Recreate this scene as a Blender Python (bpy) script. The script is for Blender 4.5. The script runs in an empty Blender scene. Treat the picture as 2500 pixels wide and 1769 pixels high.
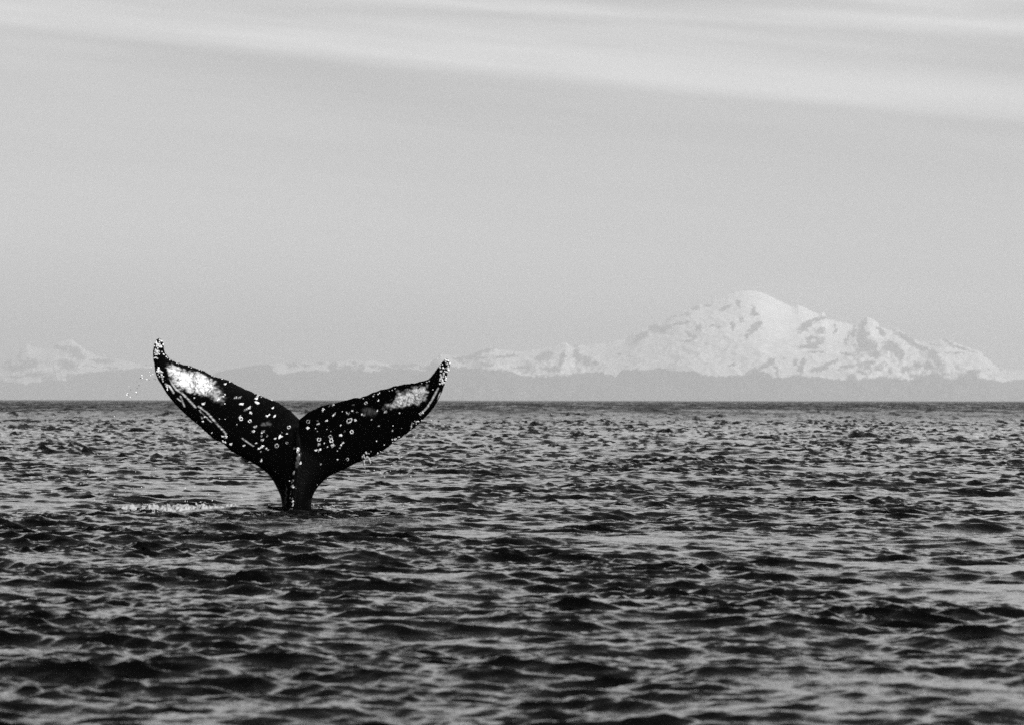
import bpy, math, random
import numpy as np
from mathutils import Vector, Matrix
from mathutils.bvhtree import BVHTree

sc = bpy.context.scene
C = sc.collection
R = math.radians
rng = np.random.default_rng(7)
random.seed(7)

# ------------------------------------------------------------------ camera
CAM_H = 1.65
FPX = 9700.0                     # focal length in pixels of the 2500 px wide photograph
D = 60.0                         # distance of the whale
PITCH = math.atan((976.7 - 884.5) / FPX)
ROLL = R(0.078)
cam_d = bpy.data.cameras.new('camera')
cam = bpy.data.objects.new('camera', cam_d)
C.objects.link(cam)
sc.camera = cam
cam_d.sensor_width = 36.0
cam_d.lens = 36.0 * FPX / 2500.0
cam_d.clip_start = 0.5
cam_d.clip_end = 400000.0
cam_d.dof.use_dof = True
cam_d.dof.focus_distance = 78.0
cam_d.dof.aperture_fstop = 4.9
cam.matrix_world = (Matrix.Translation((0, 0, CAM_H)) @ Matrix.Rotation(math.pi / 2 + PITCH, 4, 'X')
                    @ Matrix.Rotation(ROLL, 4, 'Z'))
CR = np.array(cam.matrix_world.to_3x3())
RIGHT, UP, FWD = CR[:, 0], CR[:, 1], -CR[:, 2]


def at(px, py, Y):
    """World point(s) on the plane y = Y seen at source pixel (px, py)."""
    px, py, Y = np.broadcast_arrays(np.asarray(px, float), np.asarray(py, float), np.asarray(Y, float))
    a, b = (px - 1250) / FPX, (884.5 - py) / FPX
    d = FWD + a[..., None] * RIGHT + b[..., None] * UP
    t = Y / d[..., 1]
    return d * t[..., None] + np.array([0, 0, CAM_H])


def proj(P):
    """Source pixel of world points, for reading positions off the photograph."""
    q = P - np.array([0, 0, CAM_H])
    z = q @ FWD
    return 1250 + FPX * (q @ RIGHT) / z, 884.5 - FPX * (q @ UP) / z


# ------------------------------------------------------------------ light
SUN_AZ, SUN_EL = R(130), R(34)           # from +Y towards +X
W = bpy.data.worlds.new('World')
sc.world = W
W.use_nodes = True
SKY_STRENGTH = 0.07
sun_d = bpy.data.lights.new('sun', 'SUN')
sun_d.energy = 5.0
sun_d.angle = R(0.53)
sun_d.color = (1, 1, 1)
sun = bpy.data.objects.new('sun', sun_d)
C.objects.link(sun)
sdir = Vector((math.sin(SUN_AZ) * math.cos(SUN_EL), math.cos(SUN_AZ) * math.cos(SUN_EL), math.sin(SUN_EL)))
sun.rotation_euler = sdir.to_track_quat('Z', 'Y').to_euler()
sun.location = (20, -20, 30)

vs = sc.view_settings
vs.view_transform = 'Standard'
vs.look = 'None'
vs.gamma = 1.0
vs.exposure = 0.50
vs.use_curve_mapping = False
sc.cycles.use_denoising = False
sc.cycles.max_bounces = 6
sc.cycles.volume_bounces = 1
sc.cycles.sample_clamp_indirect = 6.0


# ------------------------------------------------------------------ node helpers
class NT:
    def __init__(s, tree):
        s.t = tree
        tree.nodes.clear()

    def n(s, typ, **kw):
        nd = s.t.nodes.new(typ)
        ins = kw.pop('ins', {})
        for k, v in kw.items():
            setattr(nd, k, v)
        for k, v in ins.items():
            s.put(nd.inputs[k], v)
        return nd

    def put(s, sock, v):
        if isinstance(v, bpy.types.NodeSocket):
            s.t.links.new(v, sock)
        elif isinstance(v, bpy.types.Node):
            s.t.links.new(v.outputs[0], sock)
        else:
            sock.default_value = v

    def m(s, op, a, b=0.0, c=0.0, clamp=False):
        nd = s.n('ShaderNodeMath', operation=op, use_clamp=clamp)
        s.put(nd.inputs[0], a); s.put(nd.inputs[1], b); s.put(nd.inputs[2], c)
        return nd.outputs[0]

    def rng(s, v, a, b, c=0.0, d=1.0, smooth=True):
        nd = s.n('ShaderNodeMapRange', interpolation_type='SMOOTHSTEP' if smooth else 'LINEAR')
        for i, x in enumerate((v, a, b, c, d)):
            s.put(nd.inputs[i], x)
        return nd.outputs[0]

    def mixf(s, f, a, b):
        nd = s.n('ShaderNodeMix', data_type='FLOAT')
        s.put(nd.inputs[0], f); s.put(nd.inputs[2], a); s.put(nd.inputs[3], b)
        return nd.outputs[0]

    def noise(s, vec, scale, detail=3, rough=0.5, dist=0.0):
        nd = s.n('ShaderNodeTexNoise')
        s.put(nd.inputs['Vector'], vec)
        nd.inputs['Scale'].default_value = scale
        nd.inputs['Detail'].default_value = detail
        nd.inputs['Roughness'].default_value = rough
        nd.inputs['Distortion'].default_value = dist
        return nd.outputs[0]

    def grey(s, v):
        nd = s.n('ShaderNodeCombineColor')
        for i in range(3):
            s.put(nd.inputs[i], v)
        return nd.outputs[0]


# ------------------------------------------------------------------ sky: red-filtered black and white, with cirrus streaks
w = NT(W.node_tree)
sky = w.n('ShaderNodeTexSky', sky_type='NISHITA', sun_disc=False)
sky.sun_elevation = SUN_EL
sky.sun_rotation = SUN_AZ
sky.altitude = 0
sky.air_density = 1.0
sky.dust_density = 0.6
sky.ozone_density = 1.0
sep = w.n('ShaderNodeSeparateColor', ins={0: sky})
# channel mix of a deep red filter: whitish near the horizon, nearly black overhead
bw = w.m('SUBTRACT', w.m('MULTIPLY', sep.outputs[0], 1.6), w.m('MULTIPLY', sep.outputs[2], 0.45))
bw = w.m('MAXIMUM', bw, w.m('MULTIPLY', sep.outputs[0], 0.04))
tc = w.n('ShaderNodeTexCoord')
gx = w.n('ShaderNodeSeparateXYZ', ins={0: tc.outputs['Generated']})
X, Yd, Z = gx.outputs
t = w.m('ADD', Z, w.m('MULTIPLY', X, 0.09))
nv = w.n('ShaderNodeCombineXYZ', ins={0: w.m('MULTIPLY', X, 6.0), 1: w.m('MULTIPLY', Yd, 6.0), 2: w.m('MULTIPLY', t, 160.0)})
warp = w.noise(nv, 1.0, 3, 0.55)
nv2 = w.n('ShaderNodeCombineXYZ', ins={0: w.m('MULTIPLY', X, 3.0), 1: w.m('MULTIPLY', Yd, 3.0), 2: w.m('MULTIPLY', t, 45.0)})
broad = w.noise(nv2, 1.0, 4, 0.6)
tw = w.m('ADD', t, w.m('MULTIPLY', w.m('SUBTRACT', warp, 0.5), 0.0022))
band1 = w.m('MULTIPLY', w.m('MULTIPLY', w.rng(tw, 0.0795, 0.0838), w.rng(tw, 0.0855, 0.0945, 1.0, 0.0)), w.rng(broad, 0.25, 0.6, 0.6, 1.0))
t2 = w.m('ADD', w.m('ADD', Z, w.m('MULTIPLY', X, 0.055)), w.m('MULTIPLY', w.m('SUBTRACT', warp, 0.5), 0.0018))
band2 = w.m('MULTIPLY', w.m('MULTIPLY', w.rng(t2, 0.0965, 0.0985), w.rng(t2, 0.0995, 0.1030, 1.0, 0.0)), 0.4)
# streaky glow added above the view to brighten water reflections, thinning towards the zenith
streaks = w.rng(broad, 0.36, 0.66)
fill_glow = w.m('MULTIPLY', w.rng(Z, 0.07, 0.14, 0.04, 0.95), w.rng(Z, 0.25, 0.35, 1.0, 0.008))
st = w.m('MULTIPLY', fill_glow, w.m('ADD', 0.35, w.m('MULTIPLY', streaks, 0.65)))
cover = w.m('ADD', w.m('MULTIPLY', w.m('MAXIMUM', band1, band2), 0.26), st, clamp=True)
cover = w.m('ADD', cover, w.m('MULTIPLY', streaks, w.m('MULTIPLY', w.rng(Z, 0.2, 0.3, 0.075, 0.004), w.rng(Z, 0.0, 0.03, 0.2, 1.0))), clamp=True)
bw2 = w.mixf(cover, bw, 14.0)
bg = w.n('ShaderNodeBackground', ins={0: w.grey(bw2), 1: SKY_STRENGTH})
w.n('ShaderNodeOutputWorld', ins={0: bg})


# ------------------------------------------------------------------ object helpers
def mesh_np(name, V, F, mat=None, parent=None, smooth=True, **props):
    V = np.asarray(V, np.float32); F = np.asarray(F, np.int32)
    me = bpy.data.meshes.new(name)
    me.vertices.add(len(V)); me.vertices.foreach_set('co', V.ravel())
    k = F.shape[1]
    me.loops.add(F.size); me.loops.foreach_set('vertex_index', F.ravel())
    me.polygons.add(len(F))
    me.polygons.foreach_set('loop_start', np.arange(len(F), dtype=np.int32) * k)
    me.polygons.foreach_set('loop_total', np.full(len(F), k, np.int32))
    me.polygons.foreach_set('use_smooth', np.full(len(F), smooth))
    me.update(calc_edges=True)
    if mat: me.materials.append(mat)
    o = bpy.data.objects.new(name, me)
    C.objects.link(o)
    if parent: o.parent = parent
    for a, b in props.items(): o[a] = b
    return o


def grid_faces(nu, nv, flip=False):
    i, j = np.meshgrid(np.arange(nu - 1), np.arange(nv - 1), indexing='ij')
    a = i * nv + j
    f = np.stack([a, a + nv, a + nv + 1, a + 1], -1).reshape(-1, 4)
    return f[:, ::-1] if flip else f


def attr(o, name, vals):
    at_ = o.data.attributes.new(name, 'FLOAT', 'POINT')
    at_.data.foreach_set('value', np.asarray(vals, np.float32).ravel())


def mat(name):
    m_ = bpy.data.materials.new(name)
    m_.use_nodes = True
    return m_, NT(m_.node_tree)


# numpy gradient noise
_P = rng.permutation(4096)
_G = rng.normal(size=(4096, 2)); _G /= np.linalg.norm(_G, axis=1)[:, None]


def pn(x, y, seed=0):
    xi, yi = np.floor(x).astype(int), np.floor(y).astype(int)
    xf, yf = x - xi, y - yi
    u, v = xf * xf * xf * (xf * (xf * 6 - 15) + 10), yf * yf * yf * (yf * (yf * 6 - 15) + 10)
    def g(a, b):
        h = _P[(_P[(xi + a + seed * 131) & 4095] + yi + b) & 4095]
        return _G[h, 0] * (xf - a) + _G[h, 1] * (yf - b)
    return ((g(0, 0) * (1 - u) + g(1, 0) * u) * (1 - v) + (g(0, 1) * (1 - u) + g(1, 1) * u) * v) * 1.5


def fbm(x, y, o=4, seed=0, rough=0.5):
    s, a, f = 0, 1.0, 1.0
    for i in range(o):
        s = s + a * pn(x * f, y * f, seed + i); a *= rough; f *= 2.03
    return s


def smooth01(x, a, b):
    t_ = np.clip((x - a) / (b - a), 0, 1)
    return t_ * t_ * (3 - 2 * t_)


# ------------------------------------------------------------------ SEA
def tile(L, N, lo, hi, slope, wind, spread, seed, power=0.0):
    """A periodic patch of wind waves: height and sideways displacement, wavelengths lo..hi metres."""
    r = np.random.default_rng(seed)
    k = np.fft.fftfreq(N, L / N) * 2 * np.pi
    kx, ky = np.meshgrid(k, k, indexing='ij')
    K = np.hypot(kx, ky); K[0, 0] = 1
    th = np.arctan2(ky, kx) - wind
    lam = 2 * np.pi / K
    S = K ** (-4 + power) * np.abs(np.cos(th)) ** spread
    S *= smooth01(np.log(lam), np.log(lo) - .15, np.log(lo) + .15) * (1 - smooth01(np.log(lam), np.log(hi) - .25, np.log(hi) + .25))
    S[0, 0] = 0
    H = np.sqrt(S) * np.fft.fft2(r.normal(size=(N, N)))
    h = np.fft.ifft2(H).real
    sx = np.fft.ifft2(1j * kx * H).real; sy = np.fft.ifft2(1j * ky * H).real
    q = slope / math.sqrt((sx ** 2 + sy ** 2).mean())
    dx = np.fft.ifft2(1j * kx / K * H).real; dy = np.fft.ifft2(1j * ky / K * H).real
    return L, N, (np.stack([h, dx, dy], -1) * q).astype(np.float32)


def sample(tl, x, y, ang=0.0):
    L, N, A = tl
    c, s = math.cos(ang), math.sin(ang)
    u, v = (c * x + s * y) / L * N, (-s * x + c * y) / L * N
    ui, vi = np.floor(u).astype(np.int64), np.floor(v).astype(np.int64)
    fu, fv = (u - ui)[..., None].astype(np.float32), (v - vi)[..., None].astype(np.float32)
    ui %= N; vi %= N; u1 = (ui + 1) % N; v1 = (vi + 1) % N
    r = (A[ui, vi] * (1 - fu) + A[u1, vi] * fu) * (1 - fv) + (A[ui, v1] * (1 - fu) + A[u1, v1] * fu) * fv
    return r[..., 0], c * r[..., 1] - s * r[..., 2], s * r[..., 1] + c * r[..., 2]


WIND = R(-80)
T_A = tile(173.0, 512, 2.4, 8.0, 0.036, WIND, 4.0, 1)
T_B = tile(47.0, 1024, 0.7, 2.0, 0.085, WIND + R(10), 4.0, 2)
T_C = tile(11.3, 1024, 0.20, 0.66, 0.205, WIND - R(12), 3.2, 3)
T_D = tile(4.1, 512, 0.09, 0.21, 0.15, WIND, 2.0, 4)
CHOP = 1.5


def sea_at(x, y, dy):
    ha, xa, ya = sample(T_A, x, y, 0.0)
    hb, xb, yb = sample(T_B, x, y, 0.13)
    hc, xc, yc = sample(T_C, x, y, -0.21)
    hd, xd, yd = sample(T_D, x, y, 0.4)
    gust = 1.0 + 0.45 * fbm(x / 9.0, y / 21.0, 3, 40) + 0.75 * fbm(x / 2.4 + 0.3 * y, y / 4.5, 3, 61)
    gust = np.clip(gust, 0.36, 1.9) * (0.86 + 0.14 * smooth01(y, 26, 48))
    wc = gust * (1 - 0.3 * smooth01(dy, 0.3, 2.0)); wd = gust * (1 - smooth01(dy, 0.06, 0.3))
    wb = 0.75 + 0.25 * gust
    farg = 1 + 0.6 * smooth01(y, 75, 130) + 1.9 * smooth01(y, 110, 420) + 3.0 * smooth01(y, 420, 1400)
    slick = 1 - 0.7 * np.exp(-((y - 53.9 - 0.06 * x) / 0.55) ** 2) * smooth01(x, 1.4, 3.2)
    wc = wc * slick; wd = wd * slick; wb = wb * (0.3 + 0.7 * slick)
    h = (ha + wb * hb + wc * hc + wd * hd) * farg
    dx = xa + wb * xb + 0.8 * wc * xc + 0.6 * wd * xd
    dyy = ya + wb * yb + 0.8 * wc * yc + 0.6 * wd * yd
    # the swirl the tail pushes up: a smooth crest just in front and to the left of it
    cx, cy = float(at(590, 1240, 58.5)[0]), 58.55
    xx = (x - cx)
    crest = 0.075 * np.exp(-(xx / 0.85) ** 2) * np.exp(-((y - cy - 0.16 * xx) / 0.42) ** 2)
    calm = np.exp(-(xx / 1.0) ** 2 - ((y - cy) / 0.6) ** 2)
    h = h * (1 - 0.65 * calm) + crest
    return x + CHOP * dx, y + CHOP * dyy, h


ys = [18.0]
while ys[-1] < 110: ys.append(ys[-1] * 1.0015)
while ys[-1] < 300: ys.append(ys[-1] * 1.0019)
while ys[-1] < 3000: ys.append(ys[-1] * 1.0038)
ys = np.array(ys)
dys = np.gradient(ys)
NC = 520
tan = np.linspace(-math.tan(R(10.3)), math.tan(R(10.3)), NC)
gx_ = ys[:, None] * tan[None, :]
gy_ = np.repeat(ys[:, None], NC, 1)
gd_ = np.repeat(dys[:, None], NC, 1)
VX, VY, VZ = sea_at(gx_, gy_, gd_)
V = np.stack([VX, VY, VZ], -1).reshape(-1, 3)
F = grid_faces(len(ys), NC, flip=True)
# open water round and beyond the modelled waves
nb = len(V)
S = 300000.0
V = np.vstack([V, [[-S, -S, -0.45], [S, -S, -0.45], [S, S, -0.45], [-S, S, -0.45]]])
F = np.vstack([F, [[nb, nb + 1, nb + 2, nb + 3]]])

m_sea, n = mat('sea_water')
geo = n.n('ShaderNodeNewGeometry')
sx_ = n.n('ShaderNodeSeparateXYZ', ins={0: geo.outputs['Position']})
flat_ = n.n('ShaderNodeCombineXYZ', ins={0: sx_.outputs[0], 1: n.m('MULTIPLY', sx_.outputs[1], 1.25), 2: 0.0})
dist = sx_.outputs[1]
r1 = n.noise(flat_, 9.0, 3, 0.6, 0.3)
r2 = n.noise(flat_, 1.7, 3, 0.55, 0.2)
far = n.rng(dist, 70, 400)
# wind patches: rougher and smoother streaks of far water
pv_ = n.n('ShaderNodeCombineXYZ', ins={0: n.m('MULTIPLY', sx_.outputs[0], 0.07), 1: n.m('MULTIPLY', sx_.outputs[1], 0.006), 2: 0.0})
patch = n.rng(n.noise(pv_, 1.0, 5, 0.75, 0.4), 0.36, 0.64, 0.55, 1.45)
b1 = n.n('ShaderNodeBump', ins={'Strength': 1.0, 'Distance': 0.011, 'Height': r1})
b2 = n.n('ShaderNodeBump', ins={'Strength': n.mixf(far, 0.0, 1.0), 'Distance': 0.12, 'Height': r2, 'Normal': b1})
pb = n.n('ShaderNodeBsdfPrincipled', ins={'Base Color': (0.0004, 0.0004, 0.0004, 1), 'Roughness': n.mixf(n.rng(n.m('LOGARITHM', n.m('MAXIMUM', dist, 1.0), 10.0), 2.3, 3.05), 0.04, n.m('MULTIPLY', patch, 0.46)), 'IOR': 1.38, 'Normal': b2})
n.n('ShaderNodeOutputMaterial', ins={0: pb})
mesh_np('sea', V, F, m_sea, kind='structure', label='dark choppy sea running out to the flat horizon')

# ------------------------------------------------------------------ MOUNTAINS
m_mt, n = mat('snow_and_rock')
a_s = n.n('ShaderNodeAttribute', attribute_name='cover')
geo = n.n('ShaderNodeNewGeometry')
gv = n.n('ShaderNodeVectorMath', operation='SCALE', ins={0: geo.outputs['Position']}); gv.inputs['Scale'].default_value = 0.001
nz = n.noise(gv, 5.0, 5, 0.65)
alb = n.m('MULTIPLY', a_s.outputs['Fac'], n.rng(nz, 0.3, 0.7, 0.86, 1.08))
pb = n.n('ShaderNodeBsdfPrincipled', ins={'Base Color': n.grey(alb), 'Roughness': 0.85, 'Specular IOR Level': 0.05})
n.n('ShaderNodeOutputMaterial', ins={0: pb})


def mountain(name, label, sil, base_y, depth, snowline, ell, relief, Y_at, nx=900, nv=130, seed=0, light=(), jag=1.2):
    sil = np.array(sil, float)
    px = np.linspace(sil[0, 0], sil[-1, 0], nx)
    top = np.interp(px, sil[:, 0], sil[:, 1]) + jag * fbm(px / 9.0, px * 0, 3, seed + 5)
    v = np.linspace(0, 1, nv)
    PX, Vv = np.meshgrid(px, v, indexing='ij')
    TOP = np.repeat(top[:, None], nv, 1)
    SM = np.repeat(np.interp(px, sil[:, 0], sil[:, 1])[:, None], nv, 1)
    foot = base_y + 4
    ker = np.hanning(int(nx * 150 / (sil[-1, 0] - sil[0, 0])) | 1); ker /= ker.sum()
    kw = len(ker) // 2
    low = np.convolve(np.pad(np.interp(px, sil[:, 0], sil[:, 1]), kw, mode='edge'), ker, 'valid')
    low = np.maximum(low, 0)
    LOW = np.repeat(low[:, None], nv, 1)
    k2 = np.hanning(max(5, int(nx * 50 / (sil[-1, 0] - sil[0, 0])) | 1)); k2 /= k2.sum()
    MID = np.repeat(np.convolve(np.pad(np.interp(px, sil[:, 0], sil[:, 1]), len(k2) // 2, mode='edge'), k2, 'valid')[:, None], nv, 1)
    prof = Vv ** 0.92
    Yy = Y_at - depth * (1 - Vv)
    PY = foot + (LOW - foot) * prof + (MID - LOW) * Vv ** 3 + (SM - MID) * Vv ** 18 + (TOP - SM) * Vv ** 30
    P = at(PX, PY, Yy)
    # ridges and gullies running down the slope
    km = P / 1000.0
    rel = (1 - np.abs(fbm(km[..., 0] / 2.2 + 0.35 * km[..., 2], km[..., 1] / 5.5, 5, seed, 0.55)) * 2)
    rel2 = fbm(km[..., 0] / 0.9, km[..., 1] / 2.2, 4, seed + 9, 0.6)
    env = (1 - Vv ** 3) * smooth01(Vv, 0, 0.12)
    crag = 0.20 + 0.80 * np.clip(smooth01(PX, 2030, 2110) + 1 - smooth01(PX, 1400, 1500), 0, 1)
    hz = relief * (0.5 * rel * (0.6 + 0.4 * crag) + 0.34 * rel2 * crag ** 1.5 - 0.35) * env * crag ** 0.5 * np.clip((foot - TOP) / 260.0, 0.12, 1)
    P[..., 2] += hz
    ppx, ppy = proj(P)
    # snow cover
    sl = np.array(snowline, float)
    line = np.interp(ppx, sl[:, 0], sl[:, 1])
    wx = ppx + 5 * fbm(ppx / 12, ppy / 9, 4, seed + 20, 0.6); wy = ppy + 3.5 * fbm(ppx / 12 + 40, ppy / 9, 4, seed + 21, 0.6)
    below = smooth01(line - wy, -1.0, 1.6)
    rock_shade = np.zeros(ppx.shape)  # bare rocks, and painted shadow on the distant left range
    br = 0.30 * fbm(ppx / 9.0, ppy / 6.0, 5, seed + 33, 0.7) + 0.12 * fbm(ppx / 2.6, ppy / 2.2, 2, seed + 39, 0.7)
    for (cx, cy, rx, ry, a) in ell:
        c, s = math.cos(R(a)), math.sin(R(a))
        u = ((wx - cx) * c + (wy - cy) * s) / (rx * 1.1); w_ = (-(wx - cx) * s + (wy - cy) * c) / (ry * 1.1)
        rock_shade = np.maximum(rock_shade, 1 - smooth01(np.hypot(u, w_) + br, 0.70, 1.12))
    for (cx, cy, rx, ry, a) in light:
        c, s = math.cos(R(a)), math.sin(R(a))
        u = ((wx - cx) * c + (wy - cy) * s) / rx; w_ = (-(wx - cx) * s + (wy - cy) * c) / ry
        rock_shade = np.minimum(rock_shade, smooth01(np.hypot(u, w_) + br * 0.6, 0.65, 1.15))
    # thin scattered rocks showing near the crests, slope shading streaks painted into the snowfields
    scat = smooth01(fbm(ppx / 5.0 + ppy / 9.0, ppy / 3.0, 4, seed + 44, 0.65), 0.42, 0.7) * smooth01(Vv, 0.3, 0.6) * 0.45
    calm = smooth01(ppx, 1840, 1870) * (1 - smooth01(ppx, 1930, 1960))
    rock_shade = np.maximum(rock_shade, scat * (1 - calm))
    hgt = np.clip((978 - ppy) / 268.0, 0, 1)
    slope_shade = 0.5 + 0.5 * fbm((ppx + 2.2 * ppy) / 60.0, (ppy - 0.32 * ppx) / 6.0, 4, seed + 47, 0.55)
    snow_a = (0.70 + 0.24 * smooth01(hgt, 0.25, 0.85)) * (0.90 + 0.10 * slope_shade)
    rock_shade_a = 0.11 + 0.06 * fbm(ppx / 4, ppy / 4, 3, seed + 48)
    wood_mist_a = 0.055 + 0.10 * smooth01(fbm(ppx / 16, ppy / 4, 5, seed + 49, 0.6), -0.1, 0.7) * smooth01(ppy, 915, 950)  # patches paler towards the foot: sea mist painted into the woodland tone
    snow = snow_a * (1 - rock_shade) + rock_shade_a * rock_shade
    snow = snow * below + wood_mist_a * (1 - below)
    # back slope so that the range is solid
    bk = P[:, -1:, :].copy(); bk[..., 1] += depth * 0.5; bk[..., 2] = -20
    P = np.concatenate([P, bk], 1)
    snow = np.concatenate([snow, snow[:, -1:]], 1)
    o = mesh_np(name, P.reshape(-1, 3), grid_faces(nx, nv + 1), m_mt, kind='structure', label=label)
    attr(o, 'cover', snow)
    return o


def z7(l): return [(1450 + a / 3.825, 680 + b / 3.825, c / 3.825, d / 3.825, e) for a, b, c, d, e in l]
def z8(l): return [(1900 + a / 3.825, 740 + b / 3.825, c / 3.825, d / 3.825, e) for a, b, c, d, e in l]
def z5(l): return [(a / 3.70, 800 + b / 3.70, c / 3.70, d / 3.70, e) for a, b, c, d, e in l]
def z6(l): return [(620 + a / 2.608, 820 + b / 2.608, c / 2.608, d / 2.608, e) for a, b, c, d, e in l]


sil_main = [(1040, 900), (1061, 874), (1076, 864), (1118, 870), (1145, 868), (1164, 856), (1180, 855), (1195, 847), (1218, 853), (1245, 856), (1272, 859),
            (1310, 853), (1348, 845), (1379, 835), (1398, 843), (1437, 843), (1450, 839.5), (1481, 839.5), (1502, 831.6), (1528, 829),
            (1547, 811), (1588, 795), (1617, 787), (1638, 773), (1667, 758.4), (1693, 746.7), (1717, 743), (1743, 732), (1777, 718),
            (1800, 712), (1815, 709.5), (1830, 708.8), (1845, 710), (1858, 713.5), (1872, 719), (1894, 729.7), (1915, 740), (1934, 749.5), (1949, 744), (1970, 753), (1991, 763.7),
            (2000, 766), (2007, 761), (2012, 763), (2020, 778), (2049, 784.6), (2078, 792), (2086, 794), (2095, 793), (2106, 783), (2118, 772.7), (2130, 779), (2143, 787),
            (2147, 797.5), (2164, 803), (2180, 809), (2189, 803), (2203, 810), (2214, 818), (2230, 826), (2245, 834), (2274, 833), (2288, 830), (2296, 826), (2312, 830), (2329, 835),
            (2352, 844.6), (2394, 857.6), (2401, 863), (2412, 876), (2438, 897), (2462, 902), (2500, 902), (2600, 905), (2720, 915), (2800, 935)]
line_main = [(1040, 884), (1100, 893), (1160, 900), (1233, 904), (1272, 916), (1329, 920), (1406, 910), (1463, 907), (1502, 919), (1520, 902), (1581, 902), (1607, 898),
             (1654, 905), (1698, 906), (1727, 917), (1777, 918), (1829, 915), (1842, 902), (1866, 907), (1889, 923), (1947, 916), (2050, 926), (2096, 926),
             (2151, 918), (2188, 923), (2224, 927), (2287, 907), (2308, 923), (2331, 927), (2365, 910), (2397, 923), (2449, 931), (2500, 925), (2800, 920)]
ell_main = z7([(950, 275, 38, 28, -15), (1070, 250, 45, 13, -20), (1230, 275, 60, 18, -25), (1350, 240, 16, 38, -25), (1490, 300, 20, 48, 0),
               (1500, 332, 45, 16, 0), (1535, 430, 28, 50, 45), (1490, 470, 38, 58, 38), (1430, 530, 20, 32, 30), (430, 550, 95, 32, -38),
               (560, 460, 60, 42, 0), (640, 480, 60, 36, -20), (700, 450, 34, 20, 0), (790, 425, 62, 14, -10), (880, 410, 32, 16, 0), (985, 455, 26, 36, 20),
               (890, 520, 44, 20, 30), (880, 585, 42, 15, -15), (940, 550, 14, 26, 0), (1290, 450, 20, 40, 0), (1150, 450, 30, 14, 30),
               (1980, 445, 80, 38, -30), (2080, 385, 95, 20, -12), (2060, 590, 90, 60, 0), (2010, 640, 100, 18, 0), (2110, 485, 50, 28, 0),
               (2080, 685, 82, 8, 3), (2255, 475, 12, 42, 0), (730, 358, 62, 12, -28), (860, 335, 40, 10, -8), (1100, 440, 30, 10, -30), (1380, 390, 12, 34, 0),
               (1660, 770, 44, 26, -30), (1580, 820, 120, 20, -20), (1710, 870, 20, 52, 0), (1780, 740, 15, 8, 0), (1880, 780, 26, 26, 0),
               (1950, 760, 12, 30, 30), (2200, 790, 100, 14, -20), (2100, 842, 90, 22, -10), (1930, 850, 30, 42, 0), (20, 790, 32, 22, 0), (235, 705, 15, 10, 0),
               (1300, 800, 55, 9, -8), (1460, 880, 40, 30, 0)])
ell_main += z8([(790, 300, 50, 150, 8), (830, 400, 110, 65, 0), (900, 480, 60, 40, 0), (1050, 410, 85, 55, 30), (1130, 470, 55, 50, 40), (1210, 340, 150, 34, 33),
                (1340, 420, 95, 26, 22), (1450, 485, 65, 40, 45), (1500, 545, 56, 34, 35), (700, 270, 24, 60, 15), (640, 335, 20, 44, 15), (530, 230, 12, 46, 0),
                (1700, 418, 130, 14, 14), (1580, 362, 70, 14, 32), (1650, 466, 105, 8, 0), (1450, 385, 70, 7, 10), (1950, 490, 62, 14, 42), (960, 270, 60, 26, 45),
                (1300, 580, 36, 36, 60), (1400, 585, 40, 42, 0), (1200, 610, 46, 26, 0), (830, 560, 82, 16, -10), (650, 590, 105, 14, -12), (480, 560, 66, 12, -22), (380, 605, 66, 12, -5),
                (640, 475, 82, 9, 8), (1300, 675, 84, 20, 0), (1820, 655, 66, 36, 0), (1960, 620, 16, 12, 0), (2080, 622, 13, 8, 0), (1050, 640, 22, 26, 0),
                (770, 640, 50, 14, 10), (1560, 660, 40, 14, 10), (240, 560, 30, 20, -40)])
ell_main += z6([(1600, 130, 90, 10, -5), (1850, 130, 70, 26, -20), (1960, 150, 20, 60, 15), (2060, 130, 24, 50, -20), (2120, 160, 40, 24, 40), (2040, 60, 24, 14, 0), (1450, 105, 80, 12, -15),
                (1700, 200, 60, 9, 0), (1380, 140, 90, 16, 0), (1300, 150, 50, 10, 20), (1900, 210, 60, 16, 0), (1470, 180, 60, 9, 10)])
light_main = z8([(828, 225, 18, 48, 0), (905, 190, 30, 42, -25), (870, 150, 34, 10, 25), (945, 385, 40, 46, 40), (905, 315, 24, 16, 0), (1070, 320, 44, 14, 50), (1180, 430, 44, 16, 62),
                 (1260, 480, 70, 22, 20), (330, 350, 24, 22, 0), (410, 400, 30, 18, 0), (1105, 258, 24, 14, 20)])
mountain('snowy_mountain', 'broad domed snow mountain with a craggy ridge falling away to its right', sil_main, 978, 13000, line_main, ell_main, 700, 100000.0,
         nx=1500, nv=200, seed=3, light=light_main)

sil_mid = [(470, 965), (505, 925), (530, 908), (560, 902), (600, 895), (622, 892), (655, 888), (672, 887), (700, 886), (727, 885), (770, 884), (812, 881), (832, 883), (850, 879), (880, 882), (907, 879),
           (925, 884), (946, 887), (984, 889), (1022, 887), (1050, 880), (1080, 872), (1120, 878), (1180, 885), (1300, 900), (1400, 940)]
line_mid = [(470, 880), (655, 890), (668, 906), (690, 914), (740, 904), (800, 905), (830, 900), (870, 902), (905, 908), (930, 905), (960, 899), (1000, 900), (1030, 906), (1080, 903), (1400, 905)]
ell_mid = z6([(250, 185, 40, 22, 0), (330, 190, 30, 14, 0), (100, 195, 26, 14, 0), (420, 170, 40, 9, 0), (500, 190, 30, 30, 0), (600, 200, 60, 12, 0), (680, 200, 24, 26, 40), (760, 190, 26, 10, 0), (820, 200, 50, 12, 0),
              (930, 190, 60, 16, 0), (1000, 185, 40, 12, 0), (1100, 200, 50, 12, 0), (640, 170, 30, 8, 0), (870, 215, 40, 16, 0)])
mountain('mountain_ridge', 'low ridge with thin snow patches between the tail flukes and the snow mountain', sil_mid, 978, 9000, line_mid, ell_mid, 260, 103000.0,
         nx=560, nv=70, seed=11)

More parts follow.
